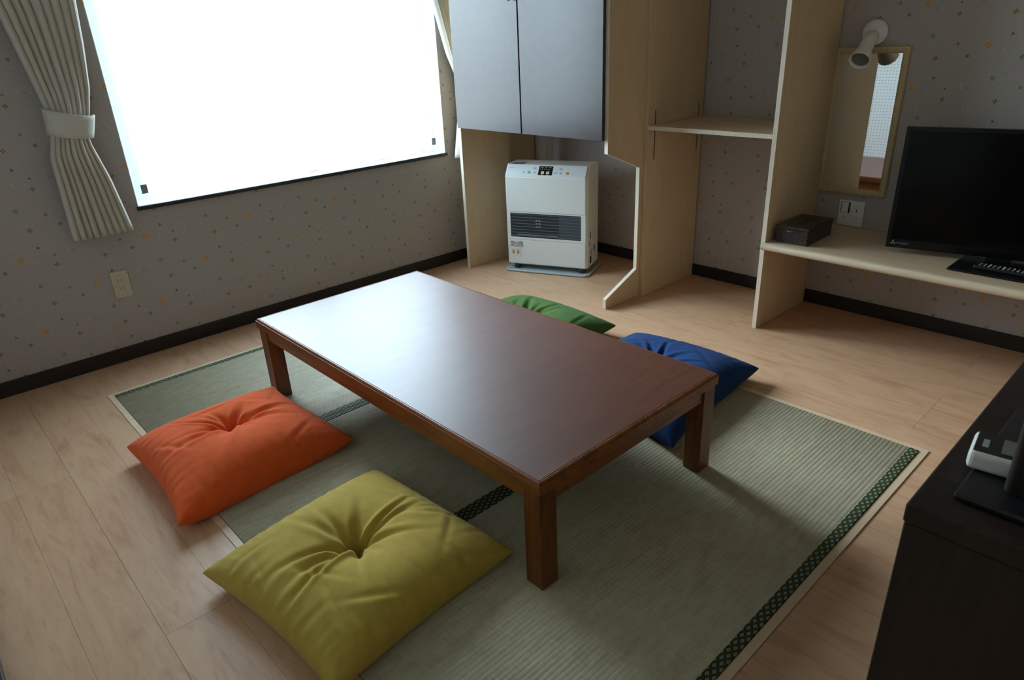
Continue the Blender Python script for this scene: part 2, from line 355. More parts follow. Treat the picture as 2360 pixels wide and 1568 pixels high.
def bm_lathe(bm, prof, seg=32, mat4=None, mi=0):
    """prof: (r, h) along local z."""
    rings = []
    for r, h in prof:
        if r < 1e-6: rings.append([bm.verts.new((0, 0, h))])
        else: rings.append([bm.verts.new((r*math.cos(2*PI*i/seg), r*math.sin(2*PI*i/seg), h)) for i in range(seg)])
    fs = []
    for A, B in zip(rings, rings[1:]):
        for i in range(seg):
            j = (i+1) % seg
            if len(A) == 1 and len(B) == 1: continue
            if len(A) == 1: fs.append(bm.faces.new((A[0], B[i], B[j])))
            elif len(B) == 1: fs.append(bm.faces.new((A[i], A[j], B[0])))
            else: fs.append(bm.faces.new((A[i], A[j], B[j], B[i])))
    for f in fs: f.material_index = mi; f.smooth = True
    if mat4 is not None: bmesh.ops.transform(bm, matrix=mat4, verts=[v for r in rings for v in r])
    bmesh.ops.recalc_face_normals(bm, faces=fs)
def bm_tube(bm, pts, r, seg=6, mi=0):
    pts = [Vector(p) for p in pts]; rings = []
    for i, p in enumerate(pts):
        d = (pts[min(i+1, len(pts)-1)] - pts[max(i-1, 0)]).normalized()
        a = d.orthogonal().normalized() if i == 0 else (rings_a - d*rings_a.dot(d)).normalized()
        rings_a = a; b = d.cross(a)
        rings.append([bm.verts.new(p + r*(math.cos(2*PI*k/seg)*a + math.sin(2*PI*k/seg)*b)) for k in range(seg)])
    for A, B in zip(rings, rings[1:]):
        for k_ in range(seg):
            f = bm.faces.new((A[k_], A[(k_+1) % seg], B[(k_+1) % seg], B[k_])); f.smooth = True; f.material_index = mi
    f = bm.faces.new(rings[0][::-1]); f.material_index = mi; f = bm.faces.new(rings[-1]); f.material_index = mi

WM = {}
def thing(name, label, cat, loc=(0, 0, 0), rotz=0.0, group=None):
    o = bpy.data.objects.new(name, None); link(o); o.empty_display_size = 0.05
    o.location = loc; o.rotation_euler = (0, 0, rotz); o['label'] = label; o['category'] = cat
    if group: o['group'] = group
    WM[o.name] = Matrix.Translation(loc) @ Matrix.Rotation(rotz, 4, 'Z'); return o
def obj(name, bm, mats, parent=None, local=False, smooth=False, origin=None):
    """bm in world coordinates unless local; parent may be an Empty or a part; origin: world origin for a parentless mesh"""
    me = bpy.data.meshes.new(name)
    if smooth:
        for f in bm.faces: f.smooth = True
    o = bpy.data.objects.new(name, me)
    if parent is not None:
        mw = WM[parent.name]
        if not local: bm.transform(mw.inverted())
        o.parent = parent; WMn = mw
    else:
        WMn = Matrix.Identity(4)
        if origin is not None:
            bm.transform(Matrix.Translation(-Vector(origin))); o.location = origin; WMn = Matrix.Translation(origin)
    bm.to_mesh(me); bm.free()
    for m in (mats if isinstance(mats, (list, tuple)) else [mats]): me.materials.append(m)
    link(o); WM[o.name] = WMn; return o
def tag(o, label, cat, group=None):
    o['label'] = label; o['category'] = cat
    if group: o['group'] = group
    return o
def struct(o): o['kind'] = 'structure'; return o
def B(lo_, hi_, bevel=0.0, seg=1, mi=0):
    bm = bmesh.new(); bm_box(bm, lo_, hi_, mi, bevel, seg); return bm
def smooth_by_angle(o, deg=35):
    me = o.data; me.polygons.foreach_set('use_smooth', [True]*len(me.polygons))
    try: me.set_sharp_from_angle(angle=math.radians(deg))
    except Exception: pass

# ------------------------------------------------------------------ the room
XL, YB, ZC = -3.330, -3.62, 2.30
WX0, WX1, WZ0, WZ1 = -2.400, -0.716, 0.650, 1.98
def uv_wall(o, fn):
    me = o.data; uvl = me.uv_layers.new(name='UVMap')
    for p in me.polygons:
        for li in p.loop_indices:
            uvl.data[li].uv = fn(me.vertices[me.loops[li].vertex_index].co, p)
bm = bmesh.new()
for lo_, hi_ in (((XL-0.1, 0, 0), (WX0, 0.16, ZC)), ((WX1, 0, 0), (0.1, 0.16, ZC)), ((WX0, 0, 0), (WX1, 0.16, WZ0)), ((WX0, 0, WZ1), (WX1, 0.16, ZC))):
    bm_box(bm, lo_, hi_)
o = struct(obj('wall_back', bm, M['wallpaper'])); uv_wall(o, lambda c, p: (c.x, c.z))
bm = bmesh.new()
regs = [(-1.88, 0.0, 0.84, ZC, -1.567, 0.985), (-1.88, 0.0, 0, 0.84, -1.505, 0.567), (YB, -1.88, 0.39, ZC, -2.209, 1.002), (YB, -1.88, 0, 0.39, -2.158, 0.187)]
for y0, y1, z0, z1, _, _ in regs: bm_box(bm, (0, y0, z0), (0.1, y1, z1))
o = struct(obj('wall_right', bm, M['wallpaper']))
def fuv(c, p):
    ctr = p.center
    for y0, y1, z0, z1, oy, oz in regs:
        if y0 <= ctr.y <= y1 and z0 <= ctr.z <= z1: return (-c.y + oy - 2.870, c.z - oz + 0.223)
    return (c.y, c.z)
uv_wall(o, fuv)
struct(obj('wall_left', B((XL-0.1, YB, 0), (XL, 0.0, ZC)), M['peg']))
struct(obj('wall_front', B((XL-0.1, YB-0.1, 0), (0.1, YB, ZC)), M['backw']))
struct(obj('ceiling', B((XL-0.1, YB-0.1, ZC), (0.1, 0.16, ZC+0.1)), M['ceil']))
fl = struct(obj('floor', B((XL-0.1, YB-0.1, -0.10), (0.1, 0.16, -0.012)), M['heatergap']))
# laminate boards: 303 x 1818 mm, half bond, a fine V-groove down the middle of each
PW, PL = 0.303, 0.0
rows = [(-3.325 + 0.303*k, k) for k in range(11)] + [(-3.325-0.303, -1)]
meshes = {}
for x0, k in rows:
    x1 = x0 + PW
    js = [-0.86, -2.698] if k % 2 == 0 else [-1.786]
    ys = [YB] + sorted(js) + [0.0]
    for a, b in zip(ys, ys[1:]):
        xa, xb = max(x0, XL), min(x1, 0.0)
        if xb - xa < 0.01: continue
        bm = bmesh.new(); g = 0.0004; xm = (x0+x1)/2
        if xa < xm-0.01 and xb > xm+0.01:
            prof = [(xa+g, -0.011), (xb-g, -0.011), (xb-g, 0), (xm+0.0003, 0), (xm+0.0003, -0.0012), (xm-0.0003, -0.0012), (xm-0.0003, 0), (xa+g, 0)]
        else:
            prof = [(xa+g, -0.011), (xb-g, -0.011), (xb-g, 0), (xa+g, 0)]
        bm_prism(bm, prof, 'y', a+g, b-g)
        obj('floor_board', bm, M['floor'], fl)
# baseboards
struct(obj('baseboard_back', B((XL, -0.010, 0), (-0.378, 0, 0.064), 0.0015), M['base']))
bm = bmesh.new()
for y0, y1 in ((YB, -1.893), (-1.872, -1.251), (-1.209, -0.03)): bm_box(bm, (-0.010, y0, 0), (0, y1, 0.064), 0, 0.0015)
struct(obj('baseboard_right', bm, M['base']))
struct(obj('baseboard_left', B((XL, YB, 0), (XL+0.009, -0.011, 0.045), 0.0015), M['sill']))

# window: reveal, frame, two sliding sashes with glass, sill
wn = bpy.data.objects.new('window_1', None); link(wn); wn['kind'] = 'structure'; wn.location = (-1.558, 0.1, 1.3); WM[wn.name] = Matrix.Translation((-1.558, 0.1, 1.3))
bm = bmesh.new(); T_ = 0.003
for lo_, hi_ in (((WX0, 0.001, WZ0+0.012), (WX0+T_, 0.16, WZ1)), ((WX1-T_, 0.001, WZ0+0.012), (WX1, 0.16, WZ1)), ((WX0+T_, 0.001, WZ1-T_), (WX1-T_, 0.16, WZ1))): bm_box(bm, lo_, hi_)
obj('window_reveal', bm, M['reveal'], wn)
bm = bmesh.new(); a, b, c, d = WX0+T_, WX1-T_, WZ0+0.013, WZ1-T_
for lo_, hi_ in (((a, 0.10, c), (a+0.03, 0.155, d)), ((b-0.03, 0.10, c), (b, 0.155, d)), ((a+0.03, 0.10, c), (b-0.03, 0.155, c+0.03)), ((a+0.03, 0.10, d-0.03), (b-0.03, 0.155, d))): bm_box(bm, lo_, hi_, 0, 0.001)
obj('window_frame', bm, M['alu'], wn)
xm = (a+b)/2
for (x0, x1, y) in ((a+0.03, xm+0.02, 0.112), (xm-0.02, b-0.03, 0.135)):
    bm = bmesh.new(); z0, z1 = c+0.03, d-0.03
    for lo_, hi_ in (((x0, y, z0), (x0+0.04, y+0.018, z1)), ((x1-0.04, y, z0), (x1, y+0.018, z1)), ((x0+0.04, y, z0), (x1-0.04, y+0.018, z0+0.045)), ((x0+0.04, y, z1-0.04), (x1-0.04, y+0.018, z1))): bm_box(bm, lo_, hi_, 0, 0.001)
    sa = obj('window_sash', bm, M['alu'], wn)
    obj('window_pane', B((x0+0.04, y+0.007, z0+0.045), (x1-0.04, y+0.011, z1-0.04)), M['glass'], sa)
bm = B((WX0-0.006, -0.016, 0.645), (WX1+0.004, 0.0, 0.6625), 0.002, 2)
obj('window_sill', bm, M['sill'], wn)
obj('window_sill_board', B((WX0, 0.0, 0.6455), (WX1, 0.10, 0.6620)), M['reveal'], wn)

# ------------------------------------------------------------------ curtains
def grid_sheet(nu, nv, fn, thick=0.0, closed=False):
    bm = bmesh.new(); V = [[bm.verts.new(fn(i/(nu-1), j/(nv-1))) for j in range(nv)] for i in range(nu)]
    for i in range(nu-1):
        for j in range(nv-1):
            f = bm.faces.new((V[i][j], V[i+1][j], V[i+1][j+1], V[i][j+1])); f.smooth = True
    return bm
def interp(z, tab):
    xs = [t[0] for t in tab]; ys = [t[1] for t in tab]; return float(np.interp(z, xs, ys))
def solid(o, th):
    m = o.modifiers.new('s', 'SOLIDIFY'); m.thickness = th; m.offset = 0
def make_drape(label, left, right, ztop, zbot, nf, tie, y0, flip=1, hemslope=0.0):
    root = thing('drape_curtain', label, 'curtain', ((left[0][1]+right[0][1])/2, y0, zbot))
    ph = RNG.rand(nf+2)
    def fn(s, t):
        z = ztop + (zbot + hemslope*s - ztop)*t
        xl, xr = interp(z, left), interp(z, right)
        w = abs(xr-xl)
        # folds bunch tighter towards the free edge
        q = s*nf; i = int(min(q, nf-1)); fr = q-i
        sq = s + 0.012*math.sin(9*s+ph[i]*2)
        x = xl + (xr-xl)*sq
        dt = abs(z-tie[2]); squeeze = math.exp(-(dt/0.16)**2)
        amp = (0.020 + 0.016*(ph[i])) * (1-0.45*squeeze)
        bulge = abs(math.sin(PI*(q+0.15*math.sin(2*z*3+ph[i]*6)*(1-s)*0)))**0.40
        skew = 0.5*w/nf*math.sin(2*PI*q)*0.35
        y = y0 - amp*bulge - 0.030*math.sin(PI*min(max(s, 0), 1))*squeeze
        return (x+skew, y, z)
    bm = grid_sheet(nf*14+1, 60, fn)
    cl = obj('curtain_cloth', bm, M['drape'], root); solid(cl, 0.0022)
    # tieback band wrapping the bunch
    (xa, za0, za1), (xb, zb0, zb1) = tie[0], tie[1]
    def band(s, t):
        th = PI*s; xr_ = xb - 0.024*t; xl_ = xa - 0.006*t; cx, rx = (xl_+xr_)/2, (xr_-xl_)/2
        x = cx - rx*math.cos(th)*1.04
        y = y0 + 0.006 - 0.074*math.sin(th)**0.6
        k_ = (1-math.cos(th))/2
        sag = -0.008*math.sin(th)
        z = (za0*(1-k_)+zb0*k_)*(1-t) + (za1*(1-k_)+zb1*k_)*t + sag
        return (x, y-0.002*math.sin(PI*t), z)
    tb = obj('tieback', grid_sheet(40, 6, band), M['drape'], root); solid(tb, 0.004)
    return root
make_drape('beige linen drape tied back beside the wall outlet', [(0.585, -2.682), (0.905, -2.674), (0.99, -2.648), (1.083, -2.641), (1.33, -2.681), (1.414, -2.695), (2.1, -2.86)],
           [(0.585, -2.452), (0.80, -2.484), (0.96, -2.522), (1.06, -2.494), (1.15, -2.470), (1.30, -2.450), (1.454, -2.436), (2.1, -2.40)], 2.10, 0.583, 9,
           ((-2.648, 1.092, 0.996), (-2.486, 1.052, 0.972), 1.03), -0.055)
make_drape('beige linen drape gathered between window and dark wall cabinet', [(0.63, -0.694), (0.96, -0.630), (1.06, -0.640), (1.19, -0.700), (1.33, -0.740), (1.453, -0.776), (2.1, -0.90)],
           [(0.63, -0.50), (0.96, -0.50), (1.06, -0.50), (1.19, -0.50), (2.1, -0.47)], 2.10, 0.632, 7,
           ((-0.640, 1.09, 1.0), (-0.50, 1.06, 0.98), 1.03), -0.052)
rl = thing('curtain_rail', 'white curtain rail above the bright window', 'curtain rail', (-1.6, -0.05, 2.12))
obj('rail', B((-2.95, -0.068, 2.105), (-0.45, -0.035, 2.125), 0.003), M['white'], rl)
for x in (-2.8, -1.6, -0.6): obj('bracket', B((x, -0.05, 2.108), (x+0.02, 0.0, 2.122)), M['white'], rl)
# lace: two panels in the reveal
def make_lace(label, x0, x1, y0, zb, seed, tagx, nfold):
    rs = np.random.RandomState(seed); N = nfold
    edges = np.concatenate([[0], np.sort(rs.rand(N-1)*0.9+0.05), [1]]); amps = 0.006+0.012*rs.rand(N); hem = (rs.rand(N)-0.5)*0.006
    root = thing('lace_curtain', label, 'curtain', ((x0+x1)/2, y0, zb), group='white lace curtains in the window')
    def fn(s, t):
        z = 1.955 + (zb-1.955)*t; i = int(np.clip(np.searchsorted(edges, s, 'right')-1, 0, N-1))
        fr = (s-edges[i])/(edges[i+1]-edges[i])
        y = y0 - amps[i]*math.sin(PI*min(fr*1.05, 1))**0.7 * (0.6+0.4*t) + 0.010*(fr-0.5)*t
        zz = z + (hem[i] + 0.006*math.sin(PI*fr))*(t**8)
        return (x0+(x1-x0)*s + 0.004*math.sin(7*z+i), y, zz)
    cl = obj('lace_cloth', grid_sheet(N*12+1, 30, fn), M['lace'], root)
    def hemf(s, t):
        x, y, z = fn(s, 1.0); return (x, y+0.0012, z + 0.055*t)
    obj('lace_hem', grid_sheet(N*12+1, 3, hemf), M['lace'], root)
    obj('care_tag', B((tagx, y0-0.024, 0.708), (tagx+0.026, y0-0.0232, 0.746)), M['taggrey'], root)
    return root
make_lace('white lace panel hanging on the side of the tied beige drape', -2.396, -1.56, 0.036, 0.667, 3, -2.366, 9)
make_lace('white lace panel hanging on the side of the dark cabinet', -1.68, -0.730, 0.066, 0.668, 11, -0.775, 10)

# ------------------------------------------------------------------ tatami
TX0, TX1, TY = -2.752, -1.037, [-2.763, -1.9602, -1.1502, -0.3436]
ZT = 0.005
def mat_mesh(x0, x1, y0, y1):
    bm = bmesh.new(); pitch = 0.0131; n = int(round((y1-y0)/pitch)); pitch = (y1-y0)/n
    prof = []
    for i in range(n):
        for f, h in ((0.0, -0.0007), (0.08, -0.00055), (0.18, -0.00025), (0.34, -0.00004), (0.5, 0.0), (0.66, -0.00004), (0.82, -0.00028), (0.92, -0.00062)): prof.append((y0+(i+f)*pitch, ZT+h))
    prof.append((y1, ZT-0.0008)); prof += [(y1, 0.0005), (y0, 0.0005)]
    v0 = [bm.verts.new((x0, *p)) for p in prof]; v1 = [bm.verts.new((x1, *p)) for p in prof]
    for i in range(len(prof)):
        j = (i+1) % len(prof); f = bm.faces.new((v0[i], v1[i], v1[j], v0[j])); f.smooth = i < len(prof)-3
    bm.faces.new(v0); bm.faces.new(v1[::-1]); bmesh.ops.recalc_face_normals(bm, faces=bm.faces[:]); return bm
TL = ['tatami mat next to the window wall under the far table legs', 'middle tatami mat under the table centre and orange cushion', 'tatami mat next to the black chest under the near table legs']
for i in range(3):
    y0, y1 = TY[2-i]+0.0006, TY[3-i]-0.0006
    r = thing('tatami_mat', TL[i], 'tatami', ((TX0+TX1)/2, (y0+y1)/2, 0), group='tatami mats laid under the table')
    obj('rush_surface', mat_mesh(TX0, TX1, y0+0.004, y1-0.004), M['tatami'], r)
    for ya, yb in ((y0, y0+0.0275), (y1-0.0275, y1)):
        obj('edge_cloth', B((TX0-0.0003, ya, 0.0005), (TX1+0.0003, yb, ZT+0.0009), 0.0006), M['heri'], r)
kr = thing('tatami_surround', 'pale wooden edging strip around the tatami mats', 'edging', ((TX0+TX1)/2, -1.55, 0))
kw = 0.021; X0, X1, Y0, Y1 = TX0-0.002, TX1+0.002, TY[0]-0.002, TY[3]+0.002
for poly in ([(X0, Y0), (X1, Y0), (X1+kw, Y0-kw), (X0-kw, Y0-kw)], [(X1, Y0), (X1, Y1), (X1+kw, Y1+kw), (X1+kw, Y0-kw)],
             [(X1, Y1), (X0, Y1), (X0-kw, Y1+kw), (X1+kw, Y1+kw)], [(X0, Y1), (X0, Y0), (X0-kw, Y0-kw), (X0-kw, Y1+kw)]):
    bm = bmesh.new(); bm_prism(bm, poly, 'z', 0.0005, 0.0028); obj('edging_strip', bm, M['kerb'], kr)

# ------------------------------------------------------------------ low table
tx0, tx1, ty0, ty1, tz = -2.306, -1.553, -2.3346, -0.821, 0.3294
tb = thing('low_table', 'dark brown low wooden table standing on the tatami', 'table', ((tx0+tx1)/2, (ty0+ty1)/2, 0))
fr_ = 0.009
bm = bmesh.new()
ring = [(0, 0.296), (0, 0.3215), (0.0025, 0.3215), (0.0035, 0.3265), (0.0062, tz), (fr_, tz), (fr_+0.0008, tz-0.003), (fr_+0.004, tz-0.003), (fr_+0.004, 0.296)]
def bm_ring(bm, x0, x1, y0, y1, prof):
    L = []
    for ins, z in prof: L.append([bm.verts.new(p) for p in ((x0+ins, y0+ins, z), (x1-ins, y0+ins, z), (x1-ins, y1-ins, z), (x0+ins, y1-ins, z))])
    fs = []
    for A, Bq in zip(L, L[1:]+L[:1]):
        for i in range(4): fs.append(bm.faces.new((A[i], A[(i+1) % 4], Bq[(i+1) % 4], Bq[i])))
    bmesh.ops.recalc_face_normals(bm, faces=fs)
bm_ring(bm, tx0, tx1, ty0, ty1, ring); obj('edge_molding', bm, M['tablewoodY'], tb)
obj('table_top', B((tx0+fr_+0.002, ty0+fr_+0.002, 0.300), (tx1-fr_-0.002, ty1-fr_-0.002, tz-0.0002), 0.0006), M['tabletop'], tb)
lw, li = 0.0565, 0.0055
for xa in (tx0+li, tx1-li-lw):
    for ya in (ty0+li, ty1-li-lw):
        obj('leg', B((xa, ya, ZT+0.0002), (xa+lw, ya+lw, 0.2955), 0.002, 2), M['tablewoodZ'], tb)
for xa in (tx0+li+0.007, tx1-li-0.007-0.02):
    obj('apron', B((xa, ty0+li+lw, 0.252), (xa+0.02, ty1-li-lw, 0.2955), 0.001), M['tablewoodY'], tb)
for ya in (ty0+li+0.007, ty1-li-0.007-0.02):
    obj('apron', B((tx0+li+lw, ya, 0.252), (tx1-li-lw, ya+0.02, 0.2955), 0.001), M['tablewood'], tb)

# ------------------------------------------------------------------ cushions
def make_cushion(label, mat, thr, P4, ctr, T=0.215, seed=1, dimp=0.075, edge_z=0.045, creases=None):
    """P4: corners (u,v) = (-1,-1),(1,-1),(1,1),(-1,1) as (x,y,z)."""
    rs = np.random.RandomState(seed); N = 150
    g = np.sin(np.linspace(-1, 1, N)*PI/2)*0.55 + np.linspace(-1, 1, N)*0.45
    U, V = np.meshgrid(g, g, indexing='ij')
    P4 = np.array(P4, float)
    def bil(u, v):
        w = [(1-u)*(1-v)/4, (1+u)*(1-v)/4, (1+u)*(1+v)/4, (1-u)*(1+v)/4]
        return sum(w_[..., None]*p for w_, p in zip(w, P4))
    pin = 0.085
    u2 = U*(1-pin*(1-V**2)**1.0*np.abs(U)**2); v2 = V*(1-pin*(1-U**2)**1.0*np.abs(V)**2)
    base = bil(u2, v2)
    zc = base[..., 2]; cw = (np.abs(U)*np.abs(V))**3
    zm = edge_z*(1-cw) + zc*cw
    e_ = np.clip((1-U**2)*(1-V**2), 0, 1)
    t = e_**0.40
    # centre tuft
    cu, cv = ctr
    du, dv = (U-cu)*0.28, (V-cv)*0.28
    r = np.sqrt(du**2+dv**2)+1e-5; an = np.arctan2(dv, du)
    dim = dimp*np.exp(-(r/0.040)**1.1) + 0.022*np.exp(-(r/0.13)**2)
    cre = np.zeros_like(r)
    ncr = 13
    angs = creases if creases else [2*PI*(i+0.7*rs.rand())/ncr for i in range(ncr)]
    for i, a in enumerate(angs):
        L = 0.06+0.11*rs.rand(); wdt = 0.007+0.008*rs.rand(); A = 0.011+0.009*rs.rand()
        bend = (rs.rand()-0.5)*2.5
        dd = np.angle(np.exp(1j*(an-a-bend*r)))
        lat = dd*np.clip(r, 0.012, None)
        prof = -np.exp(-(lat/wdt)**2) + 0.6*np.exp(-((lat-1.7*wdt)/(1.1*wdt))**2)
        cre += A*prof*np.exp(-(r/L)**2)*(1-np.exp(-(r/0.012)**2))*(np.abs(dd) < 1.3)
    # puckers along the seams and slack folds
    def wav(x, n_, a0):
        s = np.zeros_like(x)
        for _ in range(n_): s += np.sin(x*(14+55*rs.rand())+rs.rand()*6.28)*rs.rand()
        return s*a0
    puck = (wav(V + 0.15*U, 5, 0.0016)*np.exp(-(1-np.abs(U))/0.16) + wav(U + 0.15*V, 5, 0.0016)*np.exp(-(1-np.abs(V))/0.16))*np.clip(e_*8, 0, 1)
    fold = np.zeros_like(r)
    for _ in range(9):
        fu, fv, fa = rs.rand()*1.7-0.85, rs.rand()*1.7-0.85, rs.rand()*PI
        if abs(fu) < 0.35 and abs(fv) < 0.35: fu = 0.7
        ca, sa = math.cos(fa), math.sin(fa); a_ = (U-fu)*ca+(V-fv)*sa; b_ = -(U-fu)*sa+(V-fv)*ca
        fold += -0.0035*np.exp(-(a_/0.28)**2)*(np.exp(-(b_/0.035)**2)-0.6*np.exp(-((b_-0.06)/0.05)**2))
    lowf = 0.004*np.sin(2.3*U+rs.rand()*6)*np.sin(2.1*V+rs.rand()*6)
    top = zm + 0.60*T*t + (-dim + cre + fold + lowf)*np.clip(e_*3, 0, 1) + puck
    bot = np.maximum(zm - 0.55*T*t + puck*0.5, ZT+0.0012)
    bot = np.minimum(bot, top-0.0005)
    # bulging sides: push the plan outward slightly below the seam line is left to the seam itself
    verts, faces = [], []
    idt = np.arange(N*N).reshape(N, N)
    verts += [tuple(p) for p in np.stack([base[..., 0], base[..., 1], top], -1).reshape(-1, 3)]
    idb = idt.copy(); n0 = N*N; k_ = 0
    for i in range(N):
        for j in range(N):
            if 0 < i < N-1 and 0 < j < N-1:
                verts.append((base[i, j, 0], base[i, j, 1], bot[i, j])); idb[i, j] = n0+k_; k_ += 1
    for i in range(N-1):
        for j in range(N-1):
            faces.append((int(idt[i, j]), int(idt[i+1, j]), int(idt[i+1, j+1]), int(idt[i, j+1])))
            faces.append((int(idb[i, j+1]), int(idb[i+1, j+1]), int(idb[i+1, j]), int(idb[i, j])))
    cx, cy = P4[:, 0].mean(), P4[:, 1].mean()
    root = thing('floor_cushion', label, 'cushion', (cx, cy, ZT), group='square floor cushions around the low table')
    me = bpy.data.meshes.new('cushion_cover'); me.from_pydata([(x-cx, y-cy, z-ZT) for x, y, z in verts], [], faces)
    me.materials.append(mat); me.polygons.foreach_set('use_smooth', [True]*len(me.polygons)); me.update()
    o = bpy.data.objects.new('cushion_cover', me); link(o); o.parent = root; WM[o.name] = WM[root.name]
    ci, cj = int(np.argmin(np.abs(g-cu))), int(np.argmin(np.abs(g-cv)))
    c0 = Vector((base[ci, cj, 0], base[ci, cj, 1], top[ci, cj]))
    bm = bmesh.new()
    for i in range(14):
        a = rs.rand()*2*PI; l = 0.022+0.026*rs.rand(); cvx = (rs.rand()-0.5)*0.02
        pts = []
        for q in range(6):
            f = q/5; pts.append(c0 + Vector((math.cos(a)*l*f*0.7+cvx*f*f, math.sin(a)*l*f*0.7-cvx*f*f, 0.004+1.5*l*(f-0.25*f*f))))
        bm_tube(bm, pts, 0.0006, 4)
    obj('tuft', bm, thr, root)
    return root
make_cushion('orange square cushion with tufted centre, partly on the tatami', M['orange'], M['thread_o'],
             [(-2.868, -1.458, 0.048), (-2.284, -1.418, 0.045), (-2.318, -0.905, 0.075), (-2.850, -0.905, 0.052)], (0.02, 0.06), seed=5, T=0.205)
make_cushion('mustard yellow square cushion with tufted centre, nearest the camera', M['mustard'], M['thread_y'],
             [(-2.832, -2.250, 0.045), (-2.280, -2.205, 0.042), (-2.328, -1.630, 0.042), (-2.892, -1.698, 0.048)], (-0.02, -0.02), seed=12, T=0.185)
make_cushion('green square cushion mostly hidden behind the low table', M['greenf'], M['thread_y'],
             [(-1.500, -1.450, 0.035), (-0.950, -1.468, 0.048), (-0.972, -0.858, 0.040), (-1.500, -0.870, 0.035)], (0, 0), seed=21, T=0.16)
make_cushion('navy blue square cushion tucked under the table corner', M['bluef'], M['thread_y'],
             [(-1.590, -2.215, 0.035), (-0.925, -2.150, 0.050), (-0.968, -1.590, 0.050), (-1.530, -1.600, 0.035)], (0, 0), seed=33, T=0.17)

# ------------------------------------------------------------------ built-in joinery on the right wall
def board(name, label, cat, lo_, hi_, mats, bevel=0.0006):
    r = thing(name, label, cat, ((lo_[0]+hi_[0])/2, (lo_[1]+hi_[1])/2, min(lo_[2], hi_[2]))); obj('board', B(lo_, hi_, bevel), mats, r); return r
ZTOP = 2.28
# panel P1 beside the window wall
p1 = thing('side_panel', 'pale wood upright panel beside the heater, next to the window wall', 'panel', (-0.55, -0.17, 0))
obj('board', B((-0.734, -0.180, 0.0005), (-0.378, -0.158, ZTOP)), M['birchZ'], p1)
obj('edge_band', B((-0.7355, -0.180, 0.0005), (-0.7341, -0.158, ZTOP)), M['edge'], p1)
board('corner_board', 'darker wooden board covering the corner wall behind the heater', 'panel', (-0.376, -0.022, 0.0005), (-0.011, -0.002, ZTOP), M['birchZ'])
# P2 notched partition
p2 = thing('notched_partition', 'pale wood partition with a cut-out front beside the heater', 'partition', (-0.3, -1.22, 0))
prof = [(0-0.011, 0.0005), (-0.734, 0.0005), (-0.734, 0.050), (-0.4945, 0.150), (-0.4945, 0.662), (-0.734, 0.757), (-0.734, ZTOP), (-0.011, ZTOP)]
bm = bmesh.new(); bm_prism(bm, prof, 'y', -1.2295, -1.210); obj('board', bm, M['birchZ'], p2)
# cream edge banding along the profile
bm = bmesh.new()
pp = [(-0.734, 0.0005), (-0.734, 0.050), (-0.4945, 0.150), (-0.4945, 0.662), (-0.734, 0.757), (-0.734, ZTOP)]
for (a, b), (c, d) in zip(pp, pp[1:]):
    n_ = Vector((b-d, c-a)); n_ = Vector((-(d-b), (c-a))).normalized()*0.0014
    if n_.x > 0: n_ = -n_
    q = [(a, b), (c, d), (c+n_.x, d+n_.y), (a+n_.x, b+n_.y)]
    bm_prism(bm, q, 'y', -1.2296, -1.2099)
obj('edge_band', bm, M['edge'], p2)
# P2b upright with shelf standards
p3 = thing('upright_panel', 'pale wood upright with metal shelf standards fixed to the notched partition', 'panel', (-0.23, -1.24, 0))
obj('board', B((-0.468, -1.2505, 0.0005), (-0.011, -1.2300, ZTOP), 0.0005), M['birchZ'], p3)
for xa in (-0.414, -0.050):
    for za, zb in ((0.690, 0.8325), (0.8535, 0.920)):
        st = obj('shelf_standard', B((xa-0.0035, -1.2516, za), (xa+0.0035, -1.2504, zb)), M['railm'], p3)
        bm = bmesh.new(); z = za+0.006
        while z < zb-0.006: bm_box(bm, (xa-0.0014, -1.2519, z), (xa+0.0014, -1.2514, z+0.005)); z += 0.011
        sl = obj('slot_row', bm, M['black'], st)
board('wall_shelf', 'pale wood shelf between the two uprights above the open niche', 'shelf', (-0.4700, -1.8720, 0.834), (-0.001, -1.2525, 0.8525), M['birchX'])
sb = bpy.data.objects['wall_shelf'] if 'wall_shelf' in bpy.data.objects else None
obj('edge_band', B((-0.4716, -1.8720, 0.834), (-0.4701, -1.2525, 0.8525)), M['edge'], sb)
p4 = thing('end_panel', 'tall pale wood end panel holding the desk, next to the mirror', 'panel', (-0.24, -1.883, 0))
obj('board', B((-0.4720, -1.8920, 0.0005), (-0.011, -1.8730, ZTOP)), M['birchZ'], p4)
obj('edge_band', B((-0.4736, -1.8920, 0.0005), (-0.4721, -1.8730, ZTOP)), M['edge'], p4)
dk = thing('desk_board', 'pale wood wall desk with a rounded front carrying the television', 'desk', (-0.25, -2.7, 0.37))
dt, db_ = 0.4030, 0.371
obj('board', B((-0.462, YB+0.002, db_), (-0.001, -1.8935, dt)), M['birchX'], dk)
prof = [(-0.4622, db_), (-0.4622, dt)] + [(-0.478-0.016*math.sin(PI*k/10), dt-0.016+0.016*math.cos(PI*k/10)) for k in range(11)]
bm = bmesh.new(); bm_prism(bm, prof, 'y', YB+0.002, -1.8935)
prof2 = [(-0.4745, db_), (-0.4745, dt)] + prof[2:]
bm_prism(bm, prof2, 'y', -1.8930, -1.882)
o = obj('nosing', bm, M['deskedge'], dk); smooth_by_angle(o)

